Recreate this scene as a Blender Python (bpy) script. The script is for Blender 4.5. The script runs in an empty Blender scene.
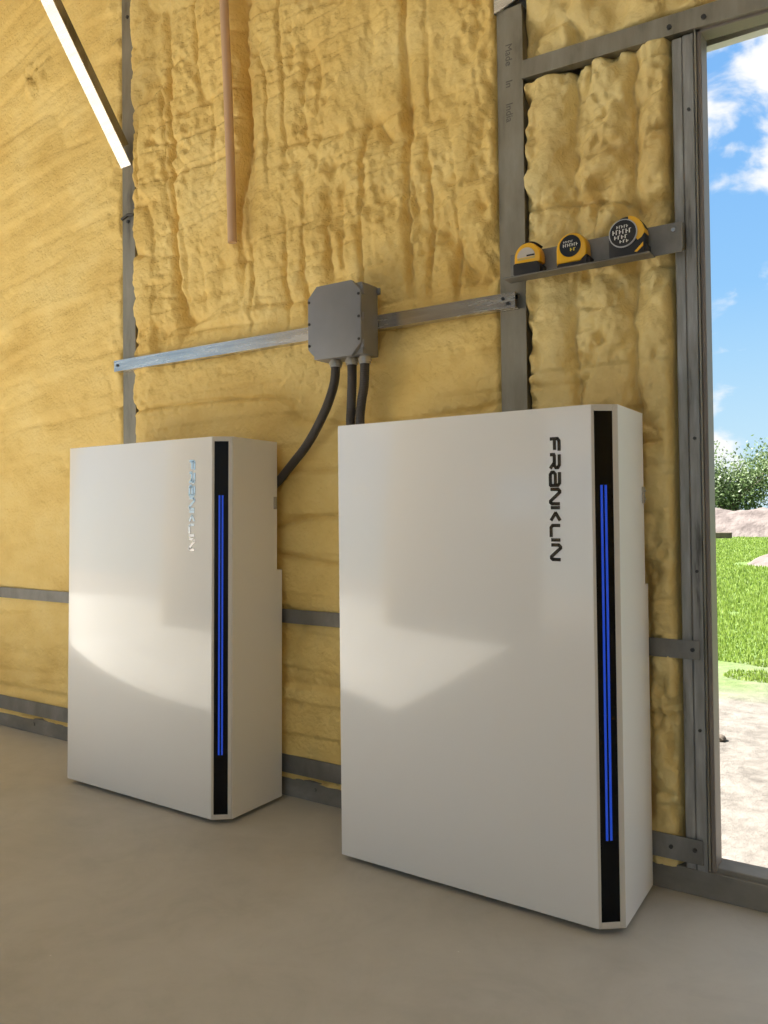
import bpy, bmesh, math, random
import numpy as np
from mathutils import Vector, Matrix

S = bpy.context.scene
COL = S.collection
random.seed(7)

# ------------------------------------------------------------------ camera
cam_d = bpy.data.cameras.new('camera')
cam = bpy.data.objects.new('camera', cam_d); COL.objects.link(cam); S.camera = cam
yaw, pit, rol = 0.611046, 0.020538, -0.009927
sy_, cy_ = math.sin(yaw), math.cos(yaw)
Fw = Vector((-sy_*math.cos(pit), cy_*math.cos(pit), math.sin(pit)))
Rt = Vector((cy_, sy_, 0)); Up = Rt.cross(Fw)
R2 = Rt*math.cos(rol) + Up*math.sin(rol); U2 = -Rt*math.sin(rol) + Up*math.cos(rol)
m = Matrix.Identity(4)
for i in range(3):
    m[i][0] = R2[i]; m[i][1] = U2[i]; m[i][2] = -Fw[i]
m.translation = (1.33285, -1.79623, 0.93211)
cam.matrix_world = m
cam_d.sensor_fit = 'AUTO'; cam_d.sensor_width = 36
cam_d.lens = 828.147*36/1024
cam_d.shift_x = 23.14/1024; cam_d.shift_y = -17.70/1024
cam_d.clip_end = 600; cam_d.clip_start = .02

# ------------------------------------------------------------------ sky, sun, exposure
S.view_settings.view_transform = 'Standard'; S.view_settings.look = 'None'
S.view_settings.gamma = 1; S.view_settings.use_curve_mapping = False
S.view_settings.exposure = 0.40
S.cycles.use_denoising = True
S.cycles.max_bounces = 14; S.cycles.diffuse_bounces = 8
S.cycles.sample_clamp_indirect = 6
SKY = .80
SUN = 22.0
W = bpy.data.worlds.new('sky'); S.world = W; W.use_nodes = True
nt = W.node_tree; nt.nodes.clear()
def N(tree, typ, **kw):
    n = tree.nodes.new(typ)
    for k, v in kw.items(): setattr(n, k, v)
    return n
def ramp(tree, stops, interp='LINEAR'):
    r = N(tree, 'ShaderNodeValToRGB'); r.color_ramp.interpolation = interp
    e = r.color_ramp.elements
    while len(e) < len(stops): e.new(.5)
    for el, (p, c) in zip(e, stops):
        el.position = p; el.color = (c[0], c[1], c[2], 1) if not isinstance(c, (int, float)) else (c, c, c, 1)
    return r
def lin(r, g, b):
    f = lambda v: (v/255/12.92) if v/255 <= .04045 else ((v/255+.055)/1.055)**2.4
    return (f(r), f(g), f(b))
tc = N(nt, 'ShaderNodeTexCoord')
sep = N(nt, 'ShaderNodeSeparateXYZ'); nt.links.new(tc.outputs['Generated'], sep.inputs[0])
rb = ramp(nt, [(0, lin(205, 232, 243)), (.08, lin(190, 225, 246)), (.16, lin(170, 214, 247)), (.24, lin(147, 200, 247)), (.36, lin(132, 188, 244)), (.6, lin(116, 172, 238)), (1, lin(95, 150, 222))])
nt.links.new(sep.outputs[2], rb.inputs[0])
mp = N(nt, 'ShaderNodeMapping'); mp.inputs['Scale'].default_value = (8.0, 8.0, 13); mp.inputs['Location'].default_value = (9.2, 1.1, 4.4)
nt.links.new(tc.outputs['Generated'], mp.inputs[0])
cn = N(nt, 'ShaderNodeTexNoise'); cn.inputs['Scale'].default_value = 1.6; cn.inputs['Detail'].default_value = 6; cn.inputs['Roughness'].default_value = .52
cn.inputs['Distortion'].default_value = .35
nt.links.new(mp.outputs[0], cn.inputs['Vector'])
cr = ramp(nt, [(.43, 0.0), (.60, 1.0)], 'EASE')
hz = ramp(nt, [(0, .0), (.28, .0), (.40, .15), (1, .16)])              # clear towards the horizon, broken cloud overhead, all the way round
nt.links.new(sep.outputs[2], hz.inputs[0])
cs = N(nt, 'ShaderNodeMath', operation='ADD'); nt.links.new(cn.outputs[0], cs.inputs[0]); nt.links.new(hz.outputs[0], cs.inputs[1])
co = N(nt, 'ShaderNodeMath', operation='SUBTRACT'); co.inputs[1].default_value = .075; nt.links.new(cs.outputs[0], co.inputs[0])
nt.links.new(co.outputs[0], cr.inputs[0])
mx = N(nt, 'ShaderNodeMix', data_type='RGBA')
nt.links.new(cr.outputs[0], mx.inputs[0]); nt.links.new(rb.outputs[0], mx.inputs[6]); mx.inputs[7].default_value = (.97, .98, .98, 1)
bg = N(nt, 'ShaderNodeBackground'); bg.inputs[1].default_value = SKY
nt.links.new(mx.outputs[2], bg.inputs[0])
wo = N(nt, 'ShaderNodeOutputWorld'); nt.links.new(bg.outputs[0], wo.inputs[0])

sun_d = bpy.data.lights.new('sun', 'SUN'); sun_d.energy = SUN; sun_d.angle = math.radians(.6); sun_d.color = (1, .97, .92)
sun = bpy.data.objects.new('sun', sun_d); COL.objects.link(sun)
sun.rotation_euler = Vector((1, -.05, -1.07)).to_track_quat('-Z', 'Y').to_euler()
sun.location = (-20, 3, 20)

# ------------------------------------------------------------------ helpers
class MB:
    def __init__(self): self.bm = bmesh.new()
    def box(self, x0, x1, y0, y1, z0, z1, bev=0, M=None, seg=1):
        t = bmesh.new()
        bmesh.ops.create_cube(t, size=1)
        bmesh.ops.scale(t, vec=(x1-x0, y1-y0, z1-z0), verts=t.verts)
        bmesh.ops.translate(t, vec=((x0+x1)/2, (y0+y1)/2, (z0+z1)/2), verts=t.verts)
        if bev: bmesh.ops.bevel(t, geom=t.edges[:], offset=bev, segments=seg, affect='EDGES', profile=.5)
        if M: t.transform(M)
        self._merge(t); return self
    def prism(self, pts, z0, z1, bev=0, M=None, seg=2):
        """polygon (x,y) extruded in z"""
        t = bmesh.new()
        a = [t.verts.new((x, y, z0)) for x, y in pts]
        f = t.faces.new(a)
        r = bmesh.ops.extrude_face_region(t, geom=[f])
        bmesh.ops.translate(t, vec=(0, 0, z1-z0), verts=[v for v in r['geom'] if isinstance(v, bmesh.types.BMVert)])
        bmesh.ops.recalc_face_normals(t, faces=t.faces)
        if bev: bmesh.ops.bevel(t, geom=t.edges[:], offset=bev, segments=seg, affect='EDGES', profile=.5)
        if M: t.transform(M)
        self._merge(t); return self
    def tube(self, pts, r, n=16, cap=True, ridge=0, M=None):
        t = bmesh.new(); pts = [Vector(p) for p in pts]
        rings = []
        prev = None
        for i, p in enumerate(pts):
            d = (pts[min(i+1, len(pts)-1)] - pts[max(i-1, 0)]).normalized()
            if prev is None:
                u = d.orthogonal().normalized()
            else:
                u = (prev - d*prev.dot(d)).normalized()
            prev = u; v = d.cross(u)
            rr = r[i] if isinstance(r, (list, tuple)) else r
            if ridge and i % 2: rr -= ridge
            rings.append([t.verts.new(p + (u*math.cos(k*2*math.pi/n) + v*math.sin(k*2*math.pi/n))*rr) for k in range(n)])
        for a, b in zip(rings, rings[1:]):
            for k in range(n): t.faces.new((a[k], a[(k+1) % n], b[(k+1) % n], b[k]))
        if cap: t.faces.new(rings[0][::-1]); t.faces.new(rings[-1])
        bmesh.ops.recalc_face_normals(t, faces=t.faces)
        if M: t.transform(M)
        self._merge(t); return self
    def _merge(self, t):
        me = bpy.data.meshes.new('tmp'); t.to_mesh(me); t.free()
        self.bm.from_mesh(me); bpy.data.meshes.remove(me)
    def build(self, name, mat, parent=None, smooth=False, loc=None):
        me = bpy.data.meshes.new(name); self.bm.to_mesh(me); self.bm.free()
        me.materials.append(mat)
        if smooth:
            me.polygons.foreach_set('use_smooth', [True]*len(me.polygons))
            try: me.set_sharp_from_angle(angle=math.radians(38))
            except Exception: pass
        o = bpy.data.objects.new(name, me); COL.objects.link(o)
        if parent: o.parent = parent
        if loc: o.location = loc
        return o
def empty(name, loc=(0, 0, 0), rz=0):
    o = bpy.data.objects.new(name, None); COL.objects.link(o); o.location = loc; o.rotation_euler = (0, 0, rz)
    o.empty_display_size = .1
    return o
def tag(o, label=None, cat=None, group=None, kind=None):
    if label: o['label'] = label
    if cat: o['category'] = cat
    if group: o['group'] = group
    if kind: o['kind'] = kind
    return o
def mesh_obj(name, V, F, mat, parent=None, smooth=False):
    me = bpy.data.meshes.new(name)
    V = np.asarray(V, dtype=np.float32); F = np.asarray(F, dtype=np.int32)
    k = F.shape[1]
    me.vertices.add(len(V)); me.vertices.foreach_set('co', V.ravel())
    me.loops.add(F.size); me.loops.foreach_set('vertex_index', F.ravel())
    me.polygons.add(len(F)); me.polygons.foreach_set('loop_start', np.arange(len(F), dtype=np.int32)*k)
    me.polygons.foreach_set('loop_total', np.full(len(F), k, dtype=np.int32))
    me.update(calc_edges=True); me.validate()
    if smooth: me.polygons.foreach_set('use_smooth', np.ones(len(F), dtype=bool))
    me.materials.append(mat)
    o = bpy.data.objects.new(name, me); COL.objects.link(o)
    if parent: o.parent = parent
    return o
def copy_tree(o, parent=None):
    c = o.copy(); COL.objects.link(c)
    if parent: c.parent = parent
    for ch in o.children: copy_tree(ch, c)
    return c
def text_mesh(body, size, thick, name, mat, parent, M):
    cu = bpy.data.curves.new(name, 'FONT'); cu.body = body; cu.size = size; cu.extrude = thick
    cu.align_x = 'CENTER'; cu.align_y = 'CENTER'
    t = bpy.data.objects.new(name+'_curve', cu); COL.objects.link(t)
    dg = bpy.context.evaluated_depsgraph_get(); dg.update()
    me = bpy.data.meshes.new_from_object(t.evaluated_get(dg))
    bpy.data.objects.remove(t); bpy.data.curves.remove(cu)
    me.transform(M); me.materials.clear(); me.materials.append(mat); me.name = name
    o = bpy.data.objects.new(name, me); COL.objects.link(o)
    if parent: o.parent = parent
    return o

# noise for geometry -------------------------------------------------
_tab = {}
def vn(x, y, seed):
    if seed not in _tab: _tab[seed] = np.random.RandomState(seed).rand(256, 256)
    T = _tab[seed]
    xi = np.floor(x).astype(int); yi = np.floor(y).astype(int)
    fx = x-xi; fy = y-yi
    fx = fx*fx*fx*(fx*(fx*6-15)+10); fy = fy*fy*fy*(fy*(fy*6-15)+10)
    a = T[xi & 255, yi & 255]; b = T[(xi+1) & 255, yi & 255]; c = T[xi & 255, (yi+1) & 255]; d = T[(xi+1) & 255, (yi+1) & 255]
    return (a*(1-fx)+b*fx)*(1-fy) + (c*(1-fx)+d*fx)*fy
def fbm(x, y, seed, o=4):
    s = 0; a = .5; t = 0
    for i in range(o):
        s = s + a*vn(x*2**i, y*2**i, seed+i); t += a; a *= .5
    return s/t
def crease(x, y, seed, p=5):
    return (1-np.abs(2*vn(x, y, seed)-1))**p
def sstep(a, b, v):
    t = np.clip((v-a)/(b-a), 0, 1); return t*t*(3-2*t)

# ------------------------------------------------------------------ materials
def mat(name, base=(.8, .8, .8), rough=.5, metal=0, **kw):
    m = bpy.data.materials.new(name); m.use_nodes = True
    b = m.node_tree.nodes['Principled BSDF']
    b.inputs['Base Color'].default_value = (*base, 1); b.inputs['Roughness'].default_value = rough; b.inputs['Metallic'].default_value = metal
    for k, v in kw.items(): b.inputs[k].default_value = v
    return m
def noise_col(m, stops, scale=(1, 1, 1), detail=5, rough=.6, dist=0, space='Object', rstops=None, bump=0, bscale=None, bdist=.002):
    """stops of a colour ramp over a 3-D noise, optional roughness ramp and bump"""
    t = m.node_tree; b = t.nodes['Principled BSDF']
    tc = N(t, 'ShaderNodeTexCoord'); mp = N(t, 'ShaderNodeMapping'); mp.inputs['Scale'].default_value = scale
    t.links.new(tc.outputs[space], mp.inputs[0])
    n = N(t, 'ShaderNodeTexNoise'); n.inputs['Scale'].default_value = 1; n.inputs['Detail'].default_value = detail
    n.inputs['Roughness'].default_value = rough; n.inputs['Distortion'].default_value = dist
    t.links.new(mp.outputs[0], n.inputs['Vector'])
    r = ramp(t, stops); t.links.new(n.outputs[0], r.inputs[0]); t.links.new(r.outputs[0], b.inputs['Base Color'])
    if rstops:
        rr = ramp(t, rstops); t.links.new(n.outputs[0], rr.inputs[0]); t.links.new(rr.outputs[0], b.inputs['Roughness'])
    if bump:
        n2 = N(t, 'ShaderNodeTexNoise'); n2.inputs['Scale'].default_value = bscale or 60; n2.inputs['Detail'].default_value = 4
        t.links.new(tc.outputs[space], n2.inputs['Vector'])
        bu = N(t, 'ShaderNodeBump'); bu.inputs['Strength'].default_value = bump; bu.inputs['Distance'].default_value = bdist
        t.links.new(n2.outputs[0], bu.inputs['Height']); t.links.new(bu.outputs[0], b.inputs['Normal'])
    return m

M_foam = noise_col(mat('yellow_foam', rough=.62), [(.3, (.68, .455, .125)), (.5, (.78, .56, .185)), (.72, (.83, .635, .25))], scale=(3, 3, 4), detail=7, bump=.8, bscale=80, bdist=.007)
M_foam2 = noise_col(mat('pale_foam', rough=.55), [(.3, (.64, .46, .165)), (.5, (.74, .57, .23)), (.72, (.80, .66, .31))], scale=(4, 4, 4), detail=6, bump=.7, bscale=70, bdist=.007)
M_galv = noise_col(mat('galvanised_steel', rough=.4, metal=.6), [(.28, (.13, .115, .085)), (.45, (.25, .228, .18)), (.6, (.30, .278, .225)), (.78, (.37, .35, .30))], scale=(16, 16, 4), detail=6, rstops=[(.3, .4), (.7, .55)])
M_galvh = noise_col(mat('galvanised_strut', rough=.35, metal=.85), [(.3, (.46, .44, .41)), (.55, (.60, .57, .525)), (.75, (.72, .69, .64))], scale=(5, 30, 60), detail=5, rstops=[(.3, .22), (.7, .30)])
M_greysteel = noise_col(mat('grey_primed_steel', rough=.5, metal=.45), [(.3, (.12, .113, .10)), (.5, (.19, .182, .165)), (.75, (.30, .29, .27))], scale=(9, 9, 5), detail=6, rstops=[(.3, .42), (.7, .6)])
M_stud = noise_col(mat('stained_galvanised_steel', rough=.45, metal=.5), [(.30, (.085, .08, .072)), (.42, (.24, .235, .22)), (.6, (.32, .315, .30)), (.75, (.44, .435, .42))], scale=(42, 42, 5), detail=7, rstops=[(.3, .6), (.7, .38)])
M_frame = mat('brown_grey_frame', (.21, .18, .155), .5, .2)
M_base = noise_col(mat('dusty_base_steel', rough=.75, metal=.1), [(.3, (.16, .15, .13)), (.6, (.24, .225, .195)), (.8, (.34, .32, .28))], scale=(6, 6, 10), detail=6)
M_white = mat('gloss_white_enamel', (.80, .79, .772), .16, 0, **{'Coat Weight': .5, 'Coat Roughness': .05})
M_trim = mat('warm_grey_trim', (.60, .565, .51), .4)
M_side = mat('satin_white_side', (.78, .77, .75), .38)
M_black = mat('black_acrylic', (.003, .003, .004), .22, 0, **{'Specular IOR Level': .2})
M_led = mat('blue_light', (.01, .05, .5), .4, 0, **{'Emission Color': (.012, .075, .62, 1), 'Emission Strength': .36})
M_chrome = mat('dark_chrome_letters', (.66, .645, .62), .11, 1.0)
M_foot = mat('black_rubber', (.012, .012, .012), .6)
M_boxgrey = noise_col(mat('grey_pvc', rough=.45), [(.3, (.19, .19, .20)), (.7, (.225, .225, .235))], scale=(8, 8, 8))
M_conduit = mat('dark_grey_conduit', (.050, .043, .040), .5)
M_gland = mat('pale_grey_fitting', (.42, .40, .36), .35, .5)
M_screw = mat('dark_screw', (.05, .05, .05), .4, .6)
M_pipe = mat('tan_plastic_pipe', (.56, .36, .22), .45)
M_yellow = mat('yellow_plastic', (.80, .44, .015), .34)
M_rubber = mat('black_grip_rubber', (.010, .009, .010), .55)
M_silver = mat('silver_label', (.55, .54, .52), .3, .6)
M_mark = mat('white_print', (.75, .74, .70), .5)
M_ymark = mat('yellow_print', (.80, .62, .08), .5)
M_ink = mat('faded_ink', (.12, .11, .095), .7)
M_floor = noise_col(mat('concrete', rough=.62), [(.25, (.37, .352, .31)), (.5, (.46, .44, .39)), (.75, (.52, .50, .45))], scale=(1.6, 1.6, 1.6), detail=9, rough=.68, dist=.4, rstops=[(.3, .5), (.7, .72)], bump=.12, bscale=25, bdist=.002)
t = M_floor.node_tree; bs = t.nodes['Principled BSDF']
src = bs.inputs['Base Color'].links[0].from_socket
tc = N(t, 'ShaderNodeTexCoord'); vo = N(t, 'ShaderNodeTexVoronoi'); vo.inputs['Scale'].default_value = 9
t.links.new(tc.outputs['Object'], vo.inputs['Vector'])
sr = ramp(t, [(0, .35), (.012, .35), (.022, 0)]); t.links.new(vo.outputs['Distance'], sr.inputs[0])
n2 = N(t, 'ShaderNodeTexNoise'); n2.inputs['Scale'].default_value = 5; n2.inputs['Detail'].default_value = 7; n2.inputs['Roughness'].default_value = .7; n2.inputs['Distortion'].default_value = 1.2
t.links.new(tc.outputs['Object'], n2.inputs['Vector'])
sr2 = ramp(t, [(.34, .92), (.5, .98), (.68, 1.02)]); t.links.new(n2.outputs[0], sr2.inputs[0])
mm = N(t, 'ShaderNodeMix', data_type='RGBA', blend_type='MULTIPLY'); mm.inputs[0].default_value = 1
t.links.new(src, mm.inputs[6]); t.links.new(sr2.outputs[0], mm.inputs[7])
m2 = N(t, 'ShaderNodeMix', data_type='RGBA'); t.links.new(sr.outputs[0], m2.inputs[0]); t.links.new(mm.outputs[2], m2.inputs[6]); t.links.new(vo.outputs['Color'], m2.inputs[7])
hs = N(t, 'ShaderNodeHueSaturation'); hs.inputs['Saturation'].default_value = .1; t.links.new(vo.outputs['Color'], hs.inputs['Color']); t.links.new(hs.outputs[0], m2.inputs[7])
t.links.new(m2.outputs[2], bs.inputs['Base Color'])
M_roof = noise_col(mat('white_roof_liner', rough=.6), [(.3, (.74, .73, .70)), (.7, (.80, .79, .77))], scale=(3, 3, 3))
M_reflslab = noise_col(mat('reflection_slab_concrete', rough=.8), [(.3, (.29, .28, .25)), (.7, (.38, .365, .33))], scale=(1.5, 1.5, 1.5), detail=7)
M_siding = mat('white_steel_siding', (.7, .7, .68), .5)
M_darkwall = noise_col(mat('dark_sheeting', rough=.6), [(.3, (.035, .032, .03)), (.7, (.055, .05, .047))], scale=(2, 2, 2))
M_dirt = noise_col(mat('turned_dirt', rough=.9), [(.3, (.06, .045, .04)), (.5, (.11, .087, .078)), (.75, (.16, .135, .122))], scale=(1.5, 1.5, 2.5), detail=8, bump=.6, bscale=5, bdist=.1)
M_bark = noise_col(mat('bark', rough=.9), [(.3, (.07, .05, .035)), (.7, (.14, .11, .08))], scale=(6, 6, 2))
def leaf_mat(name, a, b):
    m = mat(name, rough=.55); t = m.node_tree; bs = t.nodes['Principled BSDF']
    g = N(t, 'ShaderNodeNewGeometry'); r = ramp(t, [(0, a), (1, b)])
    t.links.new(g.outputs['Random Per Island'], r.inputs[0]); t.links.new(r.outputs[0], bs.inputs['Base Color'])
    tr = N(t, 'ShaderNodeBsdfTranslucent'); t.links.new(r.outputs[0], tr.inputs[0])
    ms = N(t, 'ShaderNodeMixShader'); ms.inputs[0].default_value = .35
    t.links.new(bs.outputs[0], ms.inputs[1]); t.links.new(tr.outputs[0], ms.inputs[2])
    t.links.new(ms.outputs[0], t.nodes['Material Output'].inputs[0])
    return m
M_leaf = leaf_mat('leaves', (.085, .135, .045), (.17, .225, .10))
M_grass = leaf_mat('grass_blades', (.125, .205, .024), (.235, .315, .062))

# ground outside: pale dirt near the building, green further out
M_ground = mat('yard_ground', rough=.95)
t = M_ground.node_tree; b = t.nodes['Principled BSDF']
tc = N(t, 'ShaderNodeTexCoord'); sp = N(t, 'ShaderNodeSeparateXYZ'); t.links.new(tc.outputs['Object'], sp.inputs[0])
n1 = N(t, 'ShaderNodeTexNoise'); n1.inputs['Scale'].default_value = .9; n1.inputs['Detail'].default_value = 6; t.links.new(tc.outputs['Object'], n1.inputs['Vector'])
ad = N(t, 'ShaderNodeMath', operation='MULTIPLY_ADD'); ad.inputs[1].default_value = 4.2
t.links.new(n1.outputs[0], ad.inputs[0]); t.links.new(sp.outputs[1], ad.inputs[2])
mr = N(t, 'ShaderNodeMapRange'); mr.inputs[1].default_value = 4.7; mr.inputs[2].default_value = 6.2; t.links.new(ad.outputs[0], mr.inputs[0])
n2 = N(t, 'ShaderNodeTexNoise'); n2.inputs['Scale'].default_value = 9; n2.inputs['Detail'].default_value = 8; n2.inputs['Roughness'].default_value = .7; t.links.new(tc.outputs['Object'], n2.inputs['Vector'])
rd = ramp(t, [(.3, (.065, .055, .045)), (.5, (.125, .110, .093)), (.7, (.175, .156, .135))]); t.links.new(n2.outputs[0], rd.inputs[0])
rg = ramp(t, [(.3, (.055, .10, .012)), (.6, (.085, .14, .02)), (.8, (.13, .14, .05))]); t.links.new(n2.outputs[0], rg.inputs[0])
mx = N(t, 'ShaderNodeMix', data_type='RGBA'); t.links.new(mr.outputs[0], mx.inputs[0]); t.links.new(rd.outputs[0], mx.inputs[6]); t.links.new(rg.outputs[0], mx.inputs[7])
t.links.new(mx.outputs[2], b.inputs['Base Color'])
bu = N(t, 'ShaderNodeBump'); bu.inputs['Strength'].default_value = .7; bu.inputs['Distance'].default_value = .03
t.links.new(n2.outputs[0], bu.inputs['Height']); t.links.new(bu.outputs[0], b.inputs['Normal'])

# ------------------------------------------------------------------ building shell
XL, XR, YF, ZC = -4.0, 5.0, -7.0, 4.8
YB = .42                                            # inner face of the outer siding of the back wall
DX0, DX1, DZ = .880, 4.20, 2.085                    # door hole
tag(MB().box(XL-.12, XR+.12, YF-.12, YB+.03, -.12, 0).build('floor', M_floor), kind='structure')
tag(MB().box(XL-.12, XR+.12, YF-.12, YB+.03, ZC, ZC+.12).build('ceiling', M_roof), kind='structure')
wb = MB(); wb.box(XL-.12, DX0-.02, YB, YB+.03, 0, ZC); wb.box(DX1+.02, XR+.12, YB, YB+.03, 0, ZC); wb.box(DX0-.02, DX1+.02, YB, YB+.03, DZ+.02, ZC)
wall_back = tag(wb.build('wall_back', M_siding), kind='structure')
wl = MB(); OY0, OY1, OZ = -3.9, -.72, 3.6
wl.box(XL-.12, XL, YF, OY0, 0, ZC); wl.box(XL-.12, XL, OY1, YB, 0, ZC); wl.box(XL-.12, XL, OY0, OY1, OZ, ZC)
tag(wl.build('wall_left', M_foam), kind='structure')
wr = MB(); wr.box(XR, XR+.12, YF, YB, 0, ZC)
tag(wr.build('wall_right', M_foam), kind='structure')
wf = MB(); FX0, FX1, FZ = -.7, 4.8, 4.65  # openings in this unseen wall are added to let in more daylight
wf.box(XL, FX0, YF-.12, YF, 0, 2.25); wf.box(XL, FX0-.1, YF-.12, YF, 3.25, ZC); wf.box(XL, -2.2, YF-.12, YF, 2.25, 3.25); wf.box(FX0-.10, FX0, YF-.12, YF, 2.25, ZC); wf.box(FX1, XR, YF-.12, YF, 0, ZC); wf.box(FX0, FX1, YF-.12, YF, FZ, ZC)
tag(wf.build('wall_front', M_darkwall), kind='structure')

# spray foam in the bays of the back wall: real relief
def foam_panel(x0, x1, z0, z1, fn, material, step=.0085, y=.30):
    nx = max(2, int((x1-x0)/step)); nz = max(2, int((z1-z0)/step))
    X, Z = np.meshgrid(np.linspace(x0, x1, nx), np.linspace(z0, z1, nz), indexing='ij')
    H = fn(X, Z)
    H = np.where(H > 0, .030*np.tanh(H/.030), H)
    H = np.where((Z < 1.3) & (H > 0), H*.45, H)
    # ragged recess along the studs
    dl = X-x0; dr = x1-X; e = np.minimum(dl, dr) + .010*(fbm(X*18, Z*18, 91, 3)-.5)
    if z0 > 2: e = np.minimum(e, Z-z0 + .012*(fbm(X*14, Z*14, 93, 3)-.5) - .004)
    if z1 < 2.2: e = np.minimum(e, z1-Z + .012*(fbm(X*14, Z*14, 92, 3)-.5))
    H = H - .055*np.exp(-(np.maximum(e, 0)/.012)**2)
    V = np.stack([X, np.minimum(y-H, YB-.01), Z], -1).reshape(-1, 3)
    i = np.arange(nx*nz).reshape(nx, nz)
    F = np.stack([i[:-1, :-1], i[1:, :-1], i[1:, 1:], i[:-1, 1:]], -1).reshape(-1, 4)
    o = mesh_obj('spray_foam', V, F, material, wall_back, True)
    return o
def foam_left(X, Z):
    t = Z - .10*X + .05*vn(X*1.4, Z*1.4, 3)
    h = .010*(fbm(X*2.2, Z*2.2, 5)-.5)
    saw = (t*6.5 + .7*vn(X*1.2, Z*2, 8)) % 1.0
    h = h + .007*(1-saw)*sstep(0, .08, saw)*vn(X*1.5, Z*5, 9)
    h = h - .009*crease(X*.9, t*9, 11, 8)*vn(X*3, Z*4, 12)
    h = h + .005*(fbm(X*5, t*26, 14, 4)-.5)
    # a lumpy knot near the top
    d = np.sqrt(((X+1.813)/.085)**2 + ((Z-2.808)/.075)**2)
    h = h + np.exp(-d**4)*(.008 + .05*(fbm(X*34, Z*34, 17, 3)-.45))
    near = np.exp(-((X+1.26)/.09)**2)
    h = h + near*.022*(fbm(X*22, Z*22, 18, 3)-.45) + .004*(fbm(X*30, Z*40, 20, 3)-.5)
    low = sstep(.45, .15, Z)
    h = h - low*.012*crease(X*2.5, Z*14, 19, 5)
    return h*1.9-.003
def foam_mid(X, Z):
    up = sstep(1.50, 1.68, Z + .14*(vn(X*4, Z*1.0, 21)-.5))
    wx = X + .035*(fbm(X*3, Z*3, 22, 3)-.5) + .012*(fbm(X*14, Z*9, 44, 2)-.5)
    wz = Z + .03*(fbm(X*3, Z*3, 45, 3)-.5) - .05*X
    h = .022*(fbm(X*2.5, Z*2.5, 23)-.5)
    # runs and curtains above the strut
    v = .058*crease(wx*6.0+.3, Z*.9, 24, 7)*(.25+.9*vn(X*3, Z*2.2, 25)) + .034*crease(wx*12.5, Z*2.2, 26, 6)*(.2+vn(X*4, Z*3, 27))
    v = v + .026*crease(X*1.4, wz*10, 28, 8)*(.15+.9*vn(X*4, Z*5, 29)) + .014*crease(X*2.5, wz*21, 46, 5)*vn(X*3, Z*4, 47)
    v = v - .026*(fbm(wx*15, Z*8, 30, 4)-.5) - .014*(fbm(X*48, Z*42, 48, 3)-.5)
    pop = sstep(.52, .66, fbm(X*3.2, Z*3.2, 31, 3))
    v = v - pop*.034*(fbm(X*36, Z*36, 32, 3)-.5)
    edge = np.exp(-((X-.34)/.11)**2)
    v = v - edge*.060*(fbm(X*24, Z*18, 36, 3)-.42)
    v = v + .045*np.exp(-((X+.60+.02*np.sin(Z*3))/.035)**2)*sstep(1.9, 2.2, Z)     # long trough beside the pipe
    # even horizontal passes below
    t = Z-.02*X+.02*vn(X*2, Z*2, 33)
    saw = (t*8.5 + .5*vn(X*1.3, Z*2, 34)) % 1.0
    lo = -.015*(1-saw)*sstep(0, .05, saw)*(.3+vn(X*2, Z*5, 35)) + .024*crease(X*1.1, t*7, 37, 9) - .012*(fbm(X*18, t*26, 38, 4)-.5) - .008*(fbm(X*55, Z*50, 49, 2)-.5)
    la = np.exp(-((X+1.12)/.07)**2)                                             # fat beads beside the post
    bead = la*(.040*fbm(X*10, Z*13, 39, 2) + .045*(fbm(X*24, Z*24, 40, 2)-.5))
    rl = sstep(-.15, .02, X)*sstep(1.35, 1.1, Z) + sstep(.20, .30, X)*sstep(1.6, 1.5, Z)
    bead = bead + rl*.05*(fbm(X*9, Z*7, 43, 4)-.5)
    low = sstep(.55, .45, Z)
    bead = bead + low*.04*(fbm(X*12, Z*9, 58, 4)-.5)
    return h - up*v - (1-up)*lo + bead + .016*up - .002
def foam_right(X, Z):
    wx = X + .05*(fbm(X*4, Z*3, 51, 3)-.5) + .018*(fbm(X*16, Z*14, 59, 2)-.5)
    col = np.abs(np.sin(math.pi*(wx*6.6+.30)))**.5
    h = .055*col*(.5+.6*vn(X*5, Z*2.5, 52)) - .030
    h = h + .034*(fbm(X*11, Z*8, 53, 4)-.5)
    h = h - .035*crease(X*4, Z*6.0, 54, 8)*vn(X*3, Z*6, 55)
    b = fbm(X*24, Z*22, 56, 3)
    mid = np.exp(-((X-.62)/.06)**2) + .8*np.exp(-((X-.79)/.05)**2) + .7*np.exp(-((X-.43)/.03)**2)
    h = h + (.008+.034*mid)*(b-.5)*2
    h = h - .018*crease(X*14, Z*12, 60, 5)*(.2+mid)
    h = h + .006*(fbm(X*60, Z*50, 64, 2)-.5)
    low = sstep(1.1, .8, Z)
    h = h - low*.018*crease(X*7, Z*3, 65, 3)
    return h*1.15 + .004
def foam_high(X, Z):
    h = .070*(fbm(X*6, Z*7, 61, 3)-.5) - .040*crease(X*6, Z*6, 62, 6) + .05*(fbm(X*22, Z*22, 63, 3)-.5)
    return h - .002
foam_panel(XL, -1.240, .06, ZC, foam_left, M_foam, step=.011)
foam_panel(-1.200, .352, .06, 3.1, foam_mid, M_foam, step=.0058)
foam_panel(-1.200, .352, 3.1, ZC, foam_mid, M_foam, step=.03)
foam_panel(.405, .8105, .06, 2.112, foam_right, M_foam2, step=.005)
foam_panel(.405, 1.5, 2.135, 3.3, foam_high, M_foam2, step=.008)
foam_panel(.405, 1.5, 3.3, ZC, foam_high, M_foam2, step=.03)
foam_panel(1.5, XR, 2.12, ZC, foam_high, M_foam2, step=.03)
foam_panel(DX1+.06, XR, .06, 2.10, foam_high, M_foam2, step=.03)

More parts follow.
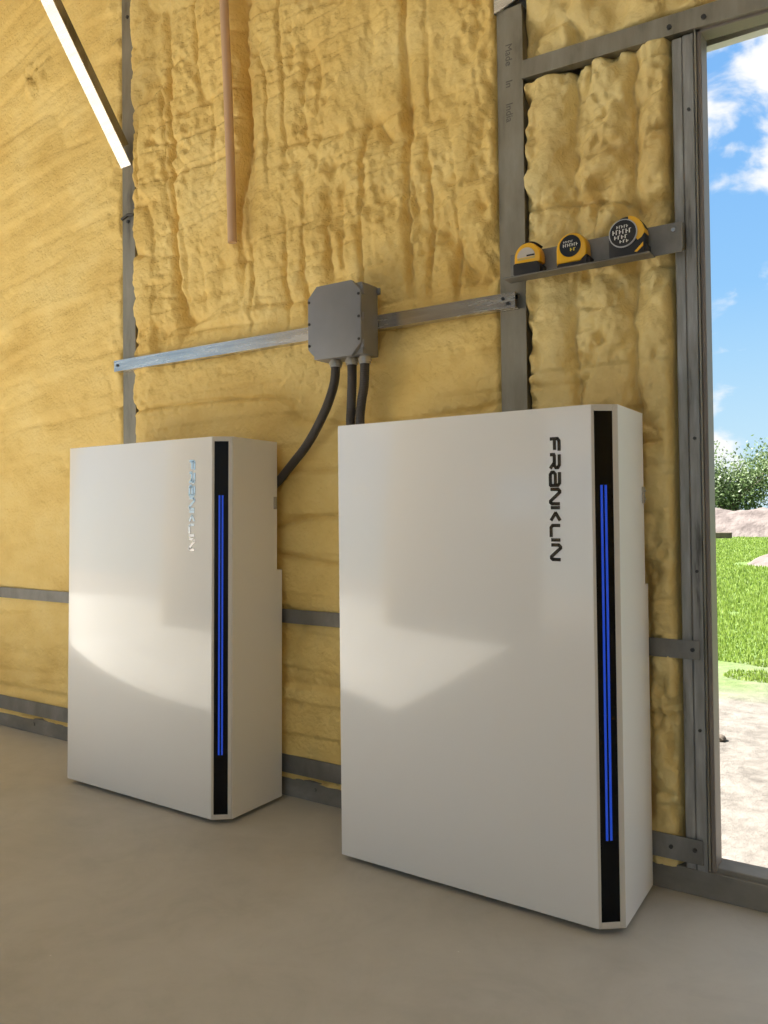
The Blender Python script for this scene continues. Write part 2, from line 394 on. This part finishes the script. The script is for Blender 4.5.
# base channel along the wall foot
bb = MB()
bb.box(XL, DX1+.4, .306, .41, 0, .064, .002)
baseboard = tag(bb.build('baseboard_back', M_base), kind='structure')
for x in (-1.85, -.33): MB().tube([(x, .3065, .04), (x, .300, .04)], .007, 6).build('anchor_bolt', M_base, baseboard)

# ------------------------------------------------------------------ door frame
door = tag(empty('door_1', (DX0, .33, 0)), kind='structure')
def kid(mb, name, mtl, root, **k):
    o = mb.build(name, mtl, root, **k)
    o.matrix_parent_inverse = root.matrix_basis.inverted()
    return o
kid(MB().box(.869, DX0, .302, .362, .07, DZ+.01, .0015), 'jamb', M_frame, door)
kid(MB().box(DX1, DX1+.011, .302, .362, .07, DZ+.01, .0015), 'jamb', M_frame, door)
kid(MB().box(.869, 1.40, .302, .352, DZ-.002, DZ+.012, .0015, M=Matrix.Translation((.88, 0, DZ)) @ Matrix.Rotation(.035, 4, 'Y') @ Matrix.Translation((-.88, 0, -DZ))), 'head', M_frame, door)
kid(MB().box(1.40, DX1+.011, .302, .352, 2.062, 2.074, .0015), 'head', M_frame, door)
kid(MB().box(.869, DX1+.011, .312, .375, .06, .076, .002), 'threshold', M_base, door)
kid(MB().box(.865, .869, .296, .304, .07, DZ+.01), 'trim_strip', M_galv, door)

# ------------------------------------------------------------------ steel frame of the wall
def bolt(x, y, z, r=.007, d=.004): return MB().tube([(x, y, z), (x, y-d, z)], r, 8)
def channel_post(x0, x1, y0, y1, z0, z1, lip=.012):
    """hollow C: web in front, two flanges going back, rolled lips"""
    p = MB(); th = .003
    p.box(x0, x1, y0, y0+th, z0, z1); p.box(x0, x0+th, y0+th, y1, z0, z1); p.box(x1-th, x1, y0+th, y1, z0, z1)
    return p
pa = tag(empty('steel_post', (-1.22, .30, 0)), 'narrow grey steel wall post at the left, behind the left white battery', 'post')
kid(channel_post(-1.252, -1.180, .2975, .415, .064, ZC), 'web', M_galv, pa)
kid(bolt(-1.218, .2975, 2.06), 'bolt', M_screw, pa); kid(bolt(-1.218, .2975, 2.86), 'bolt', M_screw, pa)
kid(MB().tube([(-1.252, .2945, 2.075), (-1.216, .2935, 2.085), (-1.182, .2945, 2.078)], .006, 8), 'weld_bead', M_screw, pa)

pb = tag(empty('steel_post', (.38, .30, 0)), 'wide grey steel wall post right of the junction box with stamped words', 'post')
kid(channel_post(.345, .418, .2965, .415, .064, 2.318), 'web', M_galv, pb)
kid(MB().box(.409, .421, .2950, .2985, .064, 2.30), 'lip', M_galv, pb)
sp_ = kid(MB().prism([(.340, 2.312), (.424, 2.335), (.424, ZC), (.340, ZC)], -.300, -.290, M=Matrix.Rotation(math.pi/2, 4, 'X')), 'splice_plate', M_galvh, pb)
tag(sp_, 'brighter galvanised upper length')
for x, z in ((.365, 2.37), (.40, 2.40), (.36, 1.50), (.395, 1.512)): kid(bolt(x, .294, z, .005), 'bolt', M_screw, pb)
for word, z in (('Made', 2.188), ('In', 2.107), ('India', 2.027)):
    Mtxt = Matrix.Translation((.379, .2962, z)) @ Matrix.Rotation(math.pi/2, 4, 'X') @ Matrix.Rotation(-math.pi/2, 4, 'Z')
    w = text_mesh(word, .028, .0003, 'stamp', M_ink, pb, Mtxt); w.matrix_parent_inverse = pb.matrix_basis.inverted()
    tag(w, 'faded stamped word ' + word, kind='stuff')

pc = tag(empty('steel_post', (.84, .30, 0)), 'scuffed double-folded steel door post beside the open doorway', 'post')
kid(MB().box(.811, .8365, .3005, .405, .064, 2.086, .003), 'flange', M_stud, pc)
kid(MB().box(.8368, .863, .2985, .405, .064, 2.086, .002), 'web', M_stud, pc)
for z in (1.9, 1.1, .78, .40): kid(bolt(.850, .298, z, .004), 'bolt', M_screw, pc)

h2 = tag(MB().box(1.372, XR, .290, .40, 2.073, 2.122).build('trim_1', M_galv), kind='structure')
hd = tag(empty('steel_header', (.42, .29, 2.13)), 'grey steel header beam running above the doorway', 'beam')
hd.rotation_euler = (0, .035, 0)
hb = MB(); hb.box(0, .95, 0, .004, -.024, .026); hb.box(0, .95, .004, .08, .022, .026); hb.box(0, .95, .004, .03, -.024, -.020)
hb.build('channel', M_galv, hd)
for x in (.39, .47): MB().tube([(x, .0, -.004), (x, -.004, -.004)], .006, 8).build('bolt', M_screw, hd)

def rail(name, label, x0, x1, y0, y1, z0, z1, mtl, bolts=(), slots=False):
    o = tag(empty(name, (x0, y0, z0)), label, 'rail')
    r = MB(); th = .003
    r.box(x0, x1, y0, y0+th, z0, z1); r.box(x0, x1, y0+th, y1, z1-th, z1); r.box(x0, x1, y0+th, y1, z0, z0+th)
    kid(r, 'channel', mtl, o)
    for x, z in bolts: kid(bolt(x, y0, z, .005), 'bolt', M_screw, o)
    return o
rail('steel_strut', 'shiny galvanised horizontal strut carrying the grey junction box', -1.262, .404, .262, .2948, 1.478, 1.520, M_galvh, [(-1.24, 1.50), (.37, 1.505), (.385, 1.49)])
rail('steel_girt', 'grey steel girt at half battery height running behind both white batteries', XL, .853, .290, .2948, .569, .614, M_greysteel, [(.838, .592)])
rail('steel_girt', 'grey steel girt low on the wall, just above the base channel', XL, .853, .290, .2948, .082, .140, M_greysteel, [(.835, .115), (.78, .112)])

# diagonal brace at top left
bt = tag(empty('diagonal_brace', (-1.222, .27, 2.30)), 'bright galvanised diagonal brace meeting the left post near the top of the photo', 'brace')
# it leans out from the wall towards the roof; local z runs up along it, local -y is the face that looks out and down
bd = Vector((0, -.335, .462)).normalized(); bn = Vector((0, -.462, -.335)).normalized()
Mb = Matrix.Identity(4)
for i in range(3): Mb[i][0] = (1, 0, 0)[i]; Mb[i][1] = -bn[i]; Mb[i][2] = bd[i]
Mb.translation = (-1.222, .280, 2.290)
kid(MB().box(-.030, .027, 0, .003, -.02, 2.34, M=Mb), 'front_flange', M_galvh, bt)
kid(MB().box(.024, .027, .003, .037, .048, 2.34, M=Mb), 'side_flange', M_galv, bt)  # side flanges take a darker steel than the front: shade put into the colour
kid(MB().box(-.030, -.027, .003, .037, .048, 2.34, M=Mb), 'side_flange', M_galv, bt)

# hanging tan pipe
pp = [(-.624, .250, 1.850), (-.628, .249, 2.1), (-.638, .247, 2.4), (-.652, .243, 2.75), (-.68, .235, 3.3), (-.75, .20, ZC)]
tag(MB().tube(pp, .0155, 20).build('hanging_pipe', M_pipe, None, True), 'thin tan plastic pipe hanging down in front of the yellow foam', 'pipe')

# shelf angle with tape measures
sa = tag(empty('shelf_angle', (.39, .262, 1.558)), 'grey steel angle shelf beside the door holding three tape measures', 'shelf')
kid(MB().box(.392, .838, .262, .266, 1.547, 1.620, .001), 'back_plate', M_greysteel, sa)
kid(MB().box(.392, .775, .212, .262, 1.543, 1.547, .001), 'ledge', M_greysteel, sa)
for x, z in ((.818, 1.602), (.412, 1.60)): kid(bolt(x, .262, z, .005), 'bolt', M_galvh, sa)
kid(MB().box(.392, .43, .266, .296, 1.56, 1.62), 'spacer', M_greysteel, sa); kid(MB().box(.812, .836, .266, .304, 1.56, 1.62), 'spacer', M_greysteel, sa)

# ------------------------------------------------------------------ home batteries
BW, CHX, CHY, BD, SL, BH, BG = .7021, .0482, .0420, .2862, -.0150, 1.1491, .0147
LET = {  # strokes on a 1-high cell, (width, [polylines])
 'F': (.95, [[(0, 0), (0, .82), (.18, 1), (.95, 1)], [(.0, .50), (.86, .50)]]),
 'R': (1.1, [[(0, 0), (0, .56)], [(0, 1), (.82, 1), (1.02, .84), (1.02, .62), (.84, .46), (.0, .46)], [(.62, .46), (1.08, 0)]]),
 'A': (1.05, [[(.0, 1), (.85, 1), (1.02, .82), (1.02, 0), (.18, 0), (0, .16), (0, .36), (.16, .54), (1.02, .54)]]),
 'N': (1.15, [[(0, 0), (0, .82), (.14, 1), (.24, 1), (.90, 0), (1.02, 0), (1.12, .14), (1.12, 1)]]),
 'K': (1.1, [[(0, 0), (0, 1)], [(1.0, 1), (.40, .52), (1.0, 0)]]),
 'L': (.85, [[(0, 1), (0, .18), (.16, 0), (.9, 0)]]),
 'I': (.12, [[(0, 0), (0, 1)]]),
}
def lettering(word, capx0, capx1, z0, z1, y, parent, mtl):
    """word reads downwards: letter up-axis points to +x, reading axis to -z"""
    gap = .27; tot = sum(LET[c][0] for c in word) + gap*(len(word)-1)
    k = (z1-z0)/(tot+.2); hgt = capx1-capx0; sw = .0076
    u = .1
    bm = MB()
    hh = hgt-sw
    for c in word:
        wd, lines = LET[c]
        for L in lines:
            pts = [(capx0+sw/2+v*hh, z1-(u+a)*k) for a, v in L]
            for i, ((xa, za), (xb, zb)) in enumerate(zip(pts, pts[1:])):
                d = Vector((xb-xa, zb-za)); ln = d.length; d.normalize(); n = Vector((-d.y, d.x))*sw/2
                e0 = d*(sw*.22 if i else 0); e1 = d*(sw*.22 if i < len(pts)-2 else 0)
                if i == 0 and len(pts) >= 2: e0 = Vector((0, 0))
                q = [(xa-e0.x+n.x, za-e0.y+n.y), (xb+e1.x+n.x, zb+e1.y+n.y), (xb+e1.x-n.x, zb+e1.y-n.y), (xa-e0.x-n.x, za-e0.y-n.y)]
                bm.prism([(x, z) for x, z in q], 0, .0012, M=Matrix.Translation((0, y, 0)) @ Matrix.Rotation(math.pi/2, 4, 'X'))
        u += wd+gap
    o = bm.build('lettering', mtl, parent)
    return o
def battery(loc, rz, label, rx=0):
    b = tag(empty('home_battery', loc, rz), label, 'battery', None)
    z0, z1 = BG, BG+BH
    x1, x2, x3 = BW, BW+CHX, BW+CHX+SL
    zs = .748                                        # the deeper lower rear begins here
    h = MB()
    UPD = BD-.027; xu = x2+SL*(UPD-CHY)/(BD-CHY)
    h.prism([(.004, .012), (x1-.004, .012), (x2-.001, CHY+.001), (xu, UPD), (.004, UPD)], zs, z1)
    h.prism([(.004, .012), (x1-.004, .012), (x2-.001, CHY+.001), (x3, BD), (.004, BD)], z0, zs)
    h.build('housing', M_side, b)
    fp = MB().box(0, x1+.0015, 0, .013, z0, z1, .0022, seg=2).build('front_panel', M_white, b, True)
    lettering('FRANKLIN', .6035, .6330, .815, 1.095, -.0002, fp, M_chrome)
    # chamfered corner with the black strip; local frame: u along the chamfer, n outwards
    cl = math.hypot(CHX, CHY); a = math.atan2(CHY, CHX)
    Mc = Matrix.Translation((x1, 0, 0)) @ Matrix.Rotation(a, 4, 'Z')
    ct = MB(); ct.box(.0015, .0085, .0, .012, z0, z1, .001, M=Mc); ct.box(cl-.0135, cl-.001, .0, .012, z0, z1, .001, M=Mc)
    ct.box(.008, cl-.013, .0, .012, z1-.0145, z1, .001, M=Mc); ct.box(.008, cl-.013, 0, .012, z0, z0+.0145, .001, M=Mc)
    ct.build('corner_trim', M_trim, b, True)
    bs = MB().box(.0085, cl-.0135, .0012, .012, z0+.0145, z1-.0145, M=Mc).build('light_strip', M_black, b)
    for u in (.0235, .0330):
        MB().box(u-.0026, u+.0026, .0002, .0015, .206, .985, M=Mc).build('light_line', M_led, bs)
    for x in (.08, BW-.06):
        for y in (.06, .22): MB().tube([(x, y, 0), (x, y, z0+.002)], .022, 16).build('foot', M_foot, b)
    k = MB(); k.box(xu-.002, xu+.005, UPD-.018, UPD-.004, .945, .985, .0015); k.tube([(xu+.003, UPD-.011, .955), (xu+.008, UPD-.011, .955)], .003, 8)
    k.tube([(xu+.003, UPD-.011, .975), (xu+.008, UPD-.011, .975)], .003, 8)
    k.build('side_latch', M_gland, b)
    b.rotation_euler.x = rx
    return b
battery((0, 0, 0), -.0142, 'larger nearer white wall battery with dark vertical lettering, by the doorway')
battery((-1.17523, -.01352, 0), -.0059, 'farther white wall battery at the left, mirror-like with half-faded lettering', -.0130)

# ------------------------------------------------------------------ junction box and conduits
jb = tag(empty('junction_box', (-.13, .26, 1.39)), 'grey junction box with clipped corners mounted on the galvanised strut', 'junction box')
def octo(x0, x1, z0, z1, c): return [(x0+c, z0), (x1-c, z0), (x1, z0+c), (x1, z1-c), (x1-c, z1), (x0+c, z1), (x0, z1-c), (x0, z0+c)]
RX = Matrix.Rotation(math.pi/2, 4, 'X')               # (x, y) -> (x, z); extrusion goes to -y
kid(MB().box(-.220, -.038, .178, .261, 1.392, 1.604, .004, seg=2), 'body', M_boxgrey, jb, smooth=True)
kid(MB().prism(octo(-.228, -.032, 1.387, 1.609, .034), -.176, -.160, .003, M=RX), 'cover', M_boxgrey, jb, smooth=True)
for x in (-.2215, -.0385):
    for z in (1.432, 1.498, 1.564): kid(MB().tube([(x, .161, z), (x, .1575, z)], .0042, 8), 'cover_screw', M_screw, jb)
for z in (1.420, 1.498, 1.578):
    kid(MB().box(-.040, -.028, .168, .182, z-.013, z+.013, .002), 'screw_lug', M_boxgrey, jb)
for x in (-.205, -.034):
    kid(MB().box(x-.012, x+.006, .254, .262, 1.580, 1.600, .002), 'mounting_tab', M_boxgrey, jb)
GX = [(-.164, .215), (-.104, .215), (-.060, .220)]
for x, y in GX:
    g = MB(); g.tube([(x, y, 1.392), (x, y, 1.386)], .0165, 18); g.tube([(x, y, 1.386), (x, y, 1.378), (x, y, 1.377), (x, y, 1.370)], [.0205, .0205, .018, .018], 18)
    kid(g, 'cable_gland', M_gland, jb, smooth=True)
def spline(pts, n=14):
    P = [Vector(p) for p in pts]; P = [P[0]*2-P[1]] + P + [P[-1]*2-P[-2]]; out = []
    for i in range(1, len(P)-2):
        for k in range(n):
            t = k/n; a, b, c, d = P[i-1:i+3]
            out.append(.5*((2*b)+(c-a)*t+(2*a-5*b+4*c-d)*t*t+(3*b-a-3*c+d)*t**3))
    return out+[P[-2]]
def conduit(pts, label):
    o = MB().tube(spline(pts, 26), .0146, 18, ridge=.0010).build('conduit', M_conduit, None, True)
    tag(o, label, 'conduit', None)
conduit([(-.164, .215, 1.376), (-.170, .215, 1.326), (-.189, .217, 1.279), (-.213, .220, 1.238), (-.256, .228, 1.183), (-.306, .240, 1.135), (-.365, .257, 1.094), (-.433, .276, 1.047), (-.50, .281, .99), (-.53, .281, .90)], 'dark flexible conduit curving down left from the junction box to the left battery')
conduit([(-.104, .215, 1.376), (-.104, .215, 1.325), (-.112, .220, 1.24), (-.118, .225, 1.19), (-.120, .236, 1.05), (-.120, .25, .92), (-.118, .262, .82)], 'dark flexible conduit dropping straight down, middle of the three under the box')
conduit([(-.060, .220, 1.376), (-.064, .220, 1.307), (-.079, .225, 1.249), (-.088, .232, 1.190), (-.080, .243, 1.06), (-.052, .246, .92), (-.045, .262, .80)], 'dark flexible conduit bowing slightly, rightmost under the box, behind the right battery')

# ------------------------------------------------------------------ tape measures (front face at y = .218, back on the plate)
def arcpts(cx, cz, rx, rz, a0, a1, n): return [(cx+rx*math.cos(math.radians(a0+(a1-a0)*i/n)), cz+rz*math.sin(math.radians(a0+(a1-a0)*i/n))) for i in range(n+1)]
def disc(mb, cx, cz, rx, rz, y0, y1, n=32): mb.prism(arcpts(cx, cz, rx, rz, 0, 360-360/n, n-1), -y1, -y0, M=RX)
def marks(root, rows, mtl, y):
    mk = MB(); rnd = random.Random(4)
    for cx, cz, wd, hgt, n in rows:
        for i in range(n):
            x = cx-wd/2+wd*i/n; q = wd/n
            mk.box(x, x+q*.32, y-.0004, y, cz-hgt/2, cz+hgt/2); 
            if i % 2: mk.box(x, x+q*.7, y-.0004, y, cz+hgt/2-.0012, cz+hgt/2)
            else: mk.box(x, x+q*.7, y-.0004, y, cz-hgt*.1, cz+hgt*.1)
    return kid(mk, 'label_print', mtl, root)
ZL = 1.547
# small one with a half-moon label
tA = tag(empty('tape_measure', (.447, .24, ZL)), 'small yellow tape measure with pale half-moon label, leftmost on the shelf', 'tape measure', None)
x0, x1 = .422, .494
prof = [(x0, ZL+.030), (x1, ZL+.030)] + arcpts((x0+x1)/2, ZL+.046, (x1-x0)/2, .038, 0, 180, 16)
kid(MB().prism(prof, -.258, -.220, .004, M=RX), 'case', M_yellow, tA, smooth=True)
kid(MB().prism([(x0-.002, ZL+.004), (x0+.004, ZL), (x1-.004, ZL), (x1+.001, ZL+.004), (x1+.001, ZL+.022), (x1-.008, ZL+.031), (x0+.004, ZL+.033), (x0-.002, ZL+.030)], -.260, -.217, .002, M=RX), 'grip', M_rubber, tA, smooth=True)
kid(MB().prism(arcpts((x0+x1)/2+.004, ZL+.050, .038, .037, 48, 128, 10) + arcpts((x0+x1)/2+.004, ZL+.050, .031, .0315, 128, 48, 10), -.259, -.224, .001, M=RX), 'top_grip', M_rubber, tA)
kid(MB().prism([(x0+.010, ZL+.046)] + [(x1-.013, ZL+.046)] + arcpts((x0+x1)/2-.002, ZL+.047, .025, .024, 0, 180, 14), -.2205, -.2185, .0004, M=RX), 'label_plate', mat('pale_label', (.50, .46, .42), .4), tA)
kid(MB().box(x0+.010, x1-.014, .2190, .2205, ZL+.040, ZL+.0445), 'label_line', mat('tan_label', (.50, .40, .16), .5), tA)
kid(MB().box(x0+.036, x1-.014, .2178, .2186, ZL+.047, ZL+.051), 'label_mark', M_rubber, tA)
kid(MB().box(x1-.001, x1+.006, .226, .250, ZL+.003, ZL+.020, .001), 'hook', M_rubber, tA)
# middle one with a black disc
tB = tag(empty('tape_measure', (.57, .24, ZL)), 'rounded yellow tape measure with black disc, middle of the three', 'tape measure', None)
x0, x1 = .538, .617; cx, cz = .576, ZL+.052
prof = [(x0, ZL+.006), (x0+.004, ZL+.013), (x1-.016, ZL+.013), (x1-.003, ZL+.022), (x1, ZL+.028)] + arcpts((x0+x1)/2, ZL+.046, (x1-x0)/2, .040, 0, 180, 20)
kid(MB().prism(prof, -.258, -.220, .005, M=RX, seg=3), 'case', M_yellow, tB, smooth=True)
kid(MB().prism([(x0+.001, ZL), (x1, ZL), (x1+.001, ZL+.026), (x1-.006, ZL+.024), (x1-.017, ZL+.012), (x0+.005, ZL+.012), (x0+.001, ZL+.006)], -.256, -.222, .0015, M=RX), 'grip', M_rubber, tB, smooth=True)
mb = MB(); disc(mb, cx, cz, .0275, .0275, .2170, .2205); kid(mb, 'dial', mat('dark_blue_disc', (.012, .015, .022), .3), tB)
marks(tB, [(cx-.004, cz+.011, .026, .005, 6), (cx+.002, cz+.002, .040, .008, 7)], M_mark, .2170)
marks(tB, [(cx+.009, cz-.010, .017, .008, 2)], M_ymark, .2170)
kid(MB().box(x1-.002, x1+.008, .226, .252, ZL+.003, ZL+.018, .001), 'hook', M_rubber, tB)
# large one with black body and silver ring
tC = tag(empty('tape_measure', (.71, .24, ZL)), 'largest tape measure, black with silver-ringed dial and yellow shoulder, nearest the door', 'tape measure', None)
x0, x1 = .674, .761; cx, cz = .711, ZL+.056
prof = [(x0, ZL), (x1-.001, ZL), (x1, ZL+.030)] + arcpts((x0+x1)/2, ZL+.050, (x1-x0)/2, .047, 0, 180, 22)
kid(MB().prism(prof, -.258, -.219, .004, M=RX, seg=2), 'case', M_rubber, tC, smooth=True)
yl = arcpts((x0+x1)/2, ZL+.050, (x1-x0)/2+.0008, .0478, 2, 82, 12)
kid(MB().prism([(x1-.016, ZL+.034), (x1-.006, ZL+.040)] + yl + [(cx+.010, ZL+.07)], -.255, -.2172, .0015, M=RX), 'shoulder', M_yellow, tC, smooth=True)
kid(MB().prism(arcpts((x0+x1)/2, ZL+.050, (x1-x0)/2+.0016, .0486, 16, 44, 5) + arcpts((x0+x1)/2, ZL+.050, (x1-x0)/2-.003, .044, 44, 16, 5), -.250, -.224, M=RX), 'lock_slide', M_rubber, tC)
mb = MB(); disc(mb, cx, cz, .0345, .0345, .2145, .2185, 40); kid(mb, 'dial_ring', M_silver, tC)
mb = MB(); disc(mb, cx, cz, .0318, .0318, .2138, .2146, 40); kid(mb, 'dial', M_rubber, tC)
marks(tC, [(cx, cz+.016, .030, .007, 5), (cx-.001, cz+.004, .048, .011, 6), (cx-.004, cz-.009, .034, .009, 4), (cx+.004, cz-.020, .024, .007, 3)], M_mark, .2138)
kid(MB().prism([(x1-.024, ZL+.007), (x1-.018, ZL+.005), (x1-.003, ZL+.018), (x1-.003, ZL+.027), (x1-.010, ZL+.020)], -.222, -.2165, .0008, M=RX), 'tape_tongue', M_yellow, tC)
kid(MB().box(x1-.001, x1+.006, .224, .252, ZL+.002, ZL+.022, .001), 'hook', M_rubber, tC)

# ------------------------------------------------------------------ outside
GZ = -.05
g = np.linspace(-1, 1, 121); gx = np.sign(g)*np.abs(g)**2.2*220
GX_, GY_ = np.meshgrid(gx, gx, indexing='ij')
i = np.arange(121*121).reshape(121, 121)
F = np.stack([i[:-1, :-1], i[1:, :-1], i[1:, 1:], i[:-1, 1:]], -1).reshape(-1, 4)
tag(mesh_obj('ground', np.stack([GX_, GY_, np.full_like(GX_, GZ)], -1).reshape(-1, 3), F, M_ground, None, True), kind='structure')

tag(MB().box(-12, XL-.12, -9, 2, -.09, -.012).build('reflection_slab', M_reflslab), kind='structure')  # unseen pale slab, added so the battery fronts mirror bright ground
rs = np.random.RandomState(5)
n = 260000
y = 2.2*np.exp(rs.rand(n)*math.log(36/2.2)); x = -.155*(y-.3)+.9 + (rs.rand(n)*2-1)*(1.2+.30*y)
pm = vn(x*1.1, y*1.1, 71)*.6 + vn(x*3.2, y*3.2, 72)*.4
keep = (sstep(1.5, 5.0, y)*.84 + .05 > pm) & (y > 1.9)
keep &= (y < 27.6-.05*x) & (np.hypot(x+.72, y-14) > .95) & (np.hypot(x+4.55, y-26.5) > .6)
x, y = x[keep], y[keep]; n = len(x)
hgt = (.018+.034*rs.rand(n))*(.55+.55*sstep(3, 9, y)); wd = .002+.002*rs.rand(n)+.0007*y; a = rs.rand(n)*math.pi*2; le = .6*hgt*(rs.rand(n)-.2); la = rs.rand(n)*6.28
dx, dy = np.cos(a)*wd, np.sin(a)*wd
V = np.stack([np.stack([x-dx, y-dy, np.full(n, GZ)], -1), np.stack([x+dx, y+dy, np.full(n, GZ)], -1), np.stack([x+le*np.cos(la), y+le*np.sin(la), GZ+hgt], -1)], 1).reshape(-1, 3)
tag(mesh_obj('grass', V, np.arange(n*3).reshape(n, 3), M_grass), 'bright green grass growing in the yard outside the doorway', 'grass', kind='stuff')

# heap of turned earth
nu, nv = 150, 40
U, V_ = np.meshgrid(np.linspace(-19, 7, nu), np.linspace(-3, 3, nv), indexing='ij')
prof = np.maximum(0, 1-(V_/3)**2)
H = prof*(.95+.35*(fbm(U*.5, V_*.5, 81)-.5)*2 + .35*(fbm(U*2.2, V_*2.2, 82)-.5)) * sstep(-19, -16, U)*sstep(7, 4, U)
Vm = np.stack([U, 31+V_-.05*U, GZ-.02+H], -1).reshape(-1, 3)
i = np.arange(nu*nv).reshape(nu, nv); F = np.stack([i[:-1, :-1], i[1:, :-1], i[1:, 1:], i[:-1, 1:]], -1).reshape(-1, 4)
tag(mesh_obj('dirt_mound', Vm, F, M_dirt, None, True), 'long brownish-pink heap of bare earth beyond the grass', 'mound')
Uc, Vc = np.meshgrid(np.linspace(0, 2*math.pi, 25), np.linspace(0, 1, 9), indexing='ij')
rr = Vc*.75*(1+.25*vn(Uc*1.2, Vc*3, 84)); Vm = np.stack([-.72+rr*np.cos(Uc), 14.0+rr*np.sin(Uc), GZ-.01+.22*np.cos(Vc*math.pi/2)*(1+.5*(vn(Uc*2, Vc*6, 85)-.5))], -1).reshape(-1, 3)
i = np.arange(25*9).reshape(25, 9); F = np.stack([i[:-1, :-1], i[1:, :-1], i[1:, 1:], i[:-1, 1:]], -1).reshape(-1, 4)
tag(mesh_obj('dirt_mound', Vm, F, M_dirt, None, True), 'small low clump of bare earth in the grass at the right edge', 'mound')

def tree(x, y, hgt, spread, seed, label):
    r = random.Random(seed); rt = tag(empty('tree', (x, y, GZ)), label, 'tree', None)
    tr = MB(); tips = []
    tr.tube([(0, 0, 0), (.1, 0, hgt*.15), (0, .1, hgt*.3)], [.16, .13, .11], 8)
    for k in range(11):
        a = r.uniform(0, 6.28); L = spread*r.uniform(.5, .95); z = hgt*r.uniform(.4, .9)
        p = [(0, 0, hgt*r.uniform(.05, .3)), (math.cos(a)*L*.4, math.sin(a)*L*.4, z*.65), (math.cos(a)*L, math.sin(a)*L, z)]
        tr.tube(spline(p, 3), [.07-.009*q for q in range(7)], 5); tips += [p[1], p[2], p[2]]
    tr.build('trunk', M_bark, rt)
    q = np.random.RandomState(seed); nl = 15000
    c = np.array(tips)[q.randint(0, len(tips), nl)] + q.normal(size=(nl, 3))*np.array([spread*.28, spread*.28, hgt*.14])
    c[:, 2] = np.maximum(c[:, 2], .1)
    d1 = q.normal(size=(nl, 3)); d1 /= np.linalg.norm(d1, axis=1, keepdims=True)
    d2 = np.cross(d1, q.normal(size=(nl, 3))); d2 /= np.linalg.norm(d2, axis=1, keepdims=True)
    s = (.06+.06*q.rand(nl))[:, None]
    V = np.stack([c-d1*s, c+d2*s*.5, c+d1*s, c-d2*s*.5], 1).reshape(-1, 3)
    mesh_obj('foliage', V, np.arange(nl*4).reshape(nl, 4), M_leaf, rt)
    return rt
tree(-8.1, 47, 4.2, 2.6, 11, 'round leafy green tree behind the earth heap, seen through the doorway')
tree(-14.0, 54, 3.4, 2.6, 12, 'lower leafy bush left of the tree, mostly hidden by the door post')
tree(-.5, 52, 3.8, 2.6, 13, 'leafy tree right of the round one, beyond the right edge of the doorway view')

tag(MB().box(-.42, .42, -.1, .1, 0, .2, .02, M=Matrix.Translation((-4.55, 26.5, GZ)) @ Matrix.Rotation(.2, 4, 'Z')).build('timber_offcut', M_bark), 'dark timber block lying at the far edge of the grass by the door jamb', 'timber')
def stone(x, y, s, label):
    b = bmesh.new(); bmesh.ops.create_icosphere(b, subdivisions=2, radius=s)
    r = random.Random(int(s*1e4))
    for v in b.verts: v.co *= 1+r.uniform(-.18, .18); v.co.z *= .55
    mb = MB(); mb._merge(b); b = None
    o = mb.build('stone', M_bark, None, True, (x, y, GZ+s*.3)); tag(o, label, 'stone', None)
stone(.545, 1.95, .030, 'small dark clod on the pale dirt just outside the door jamb')
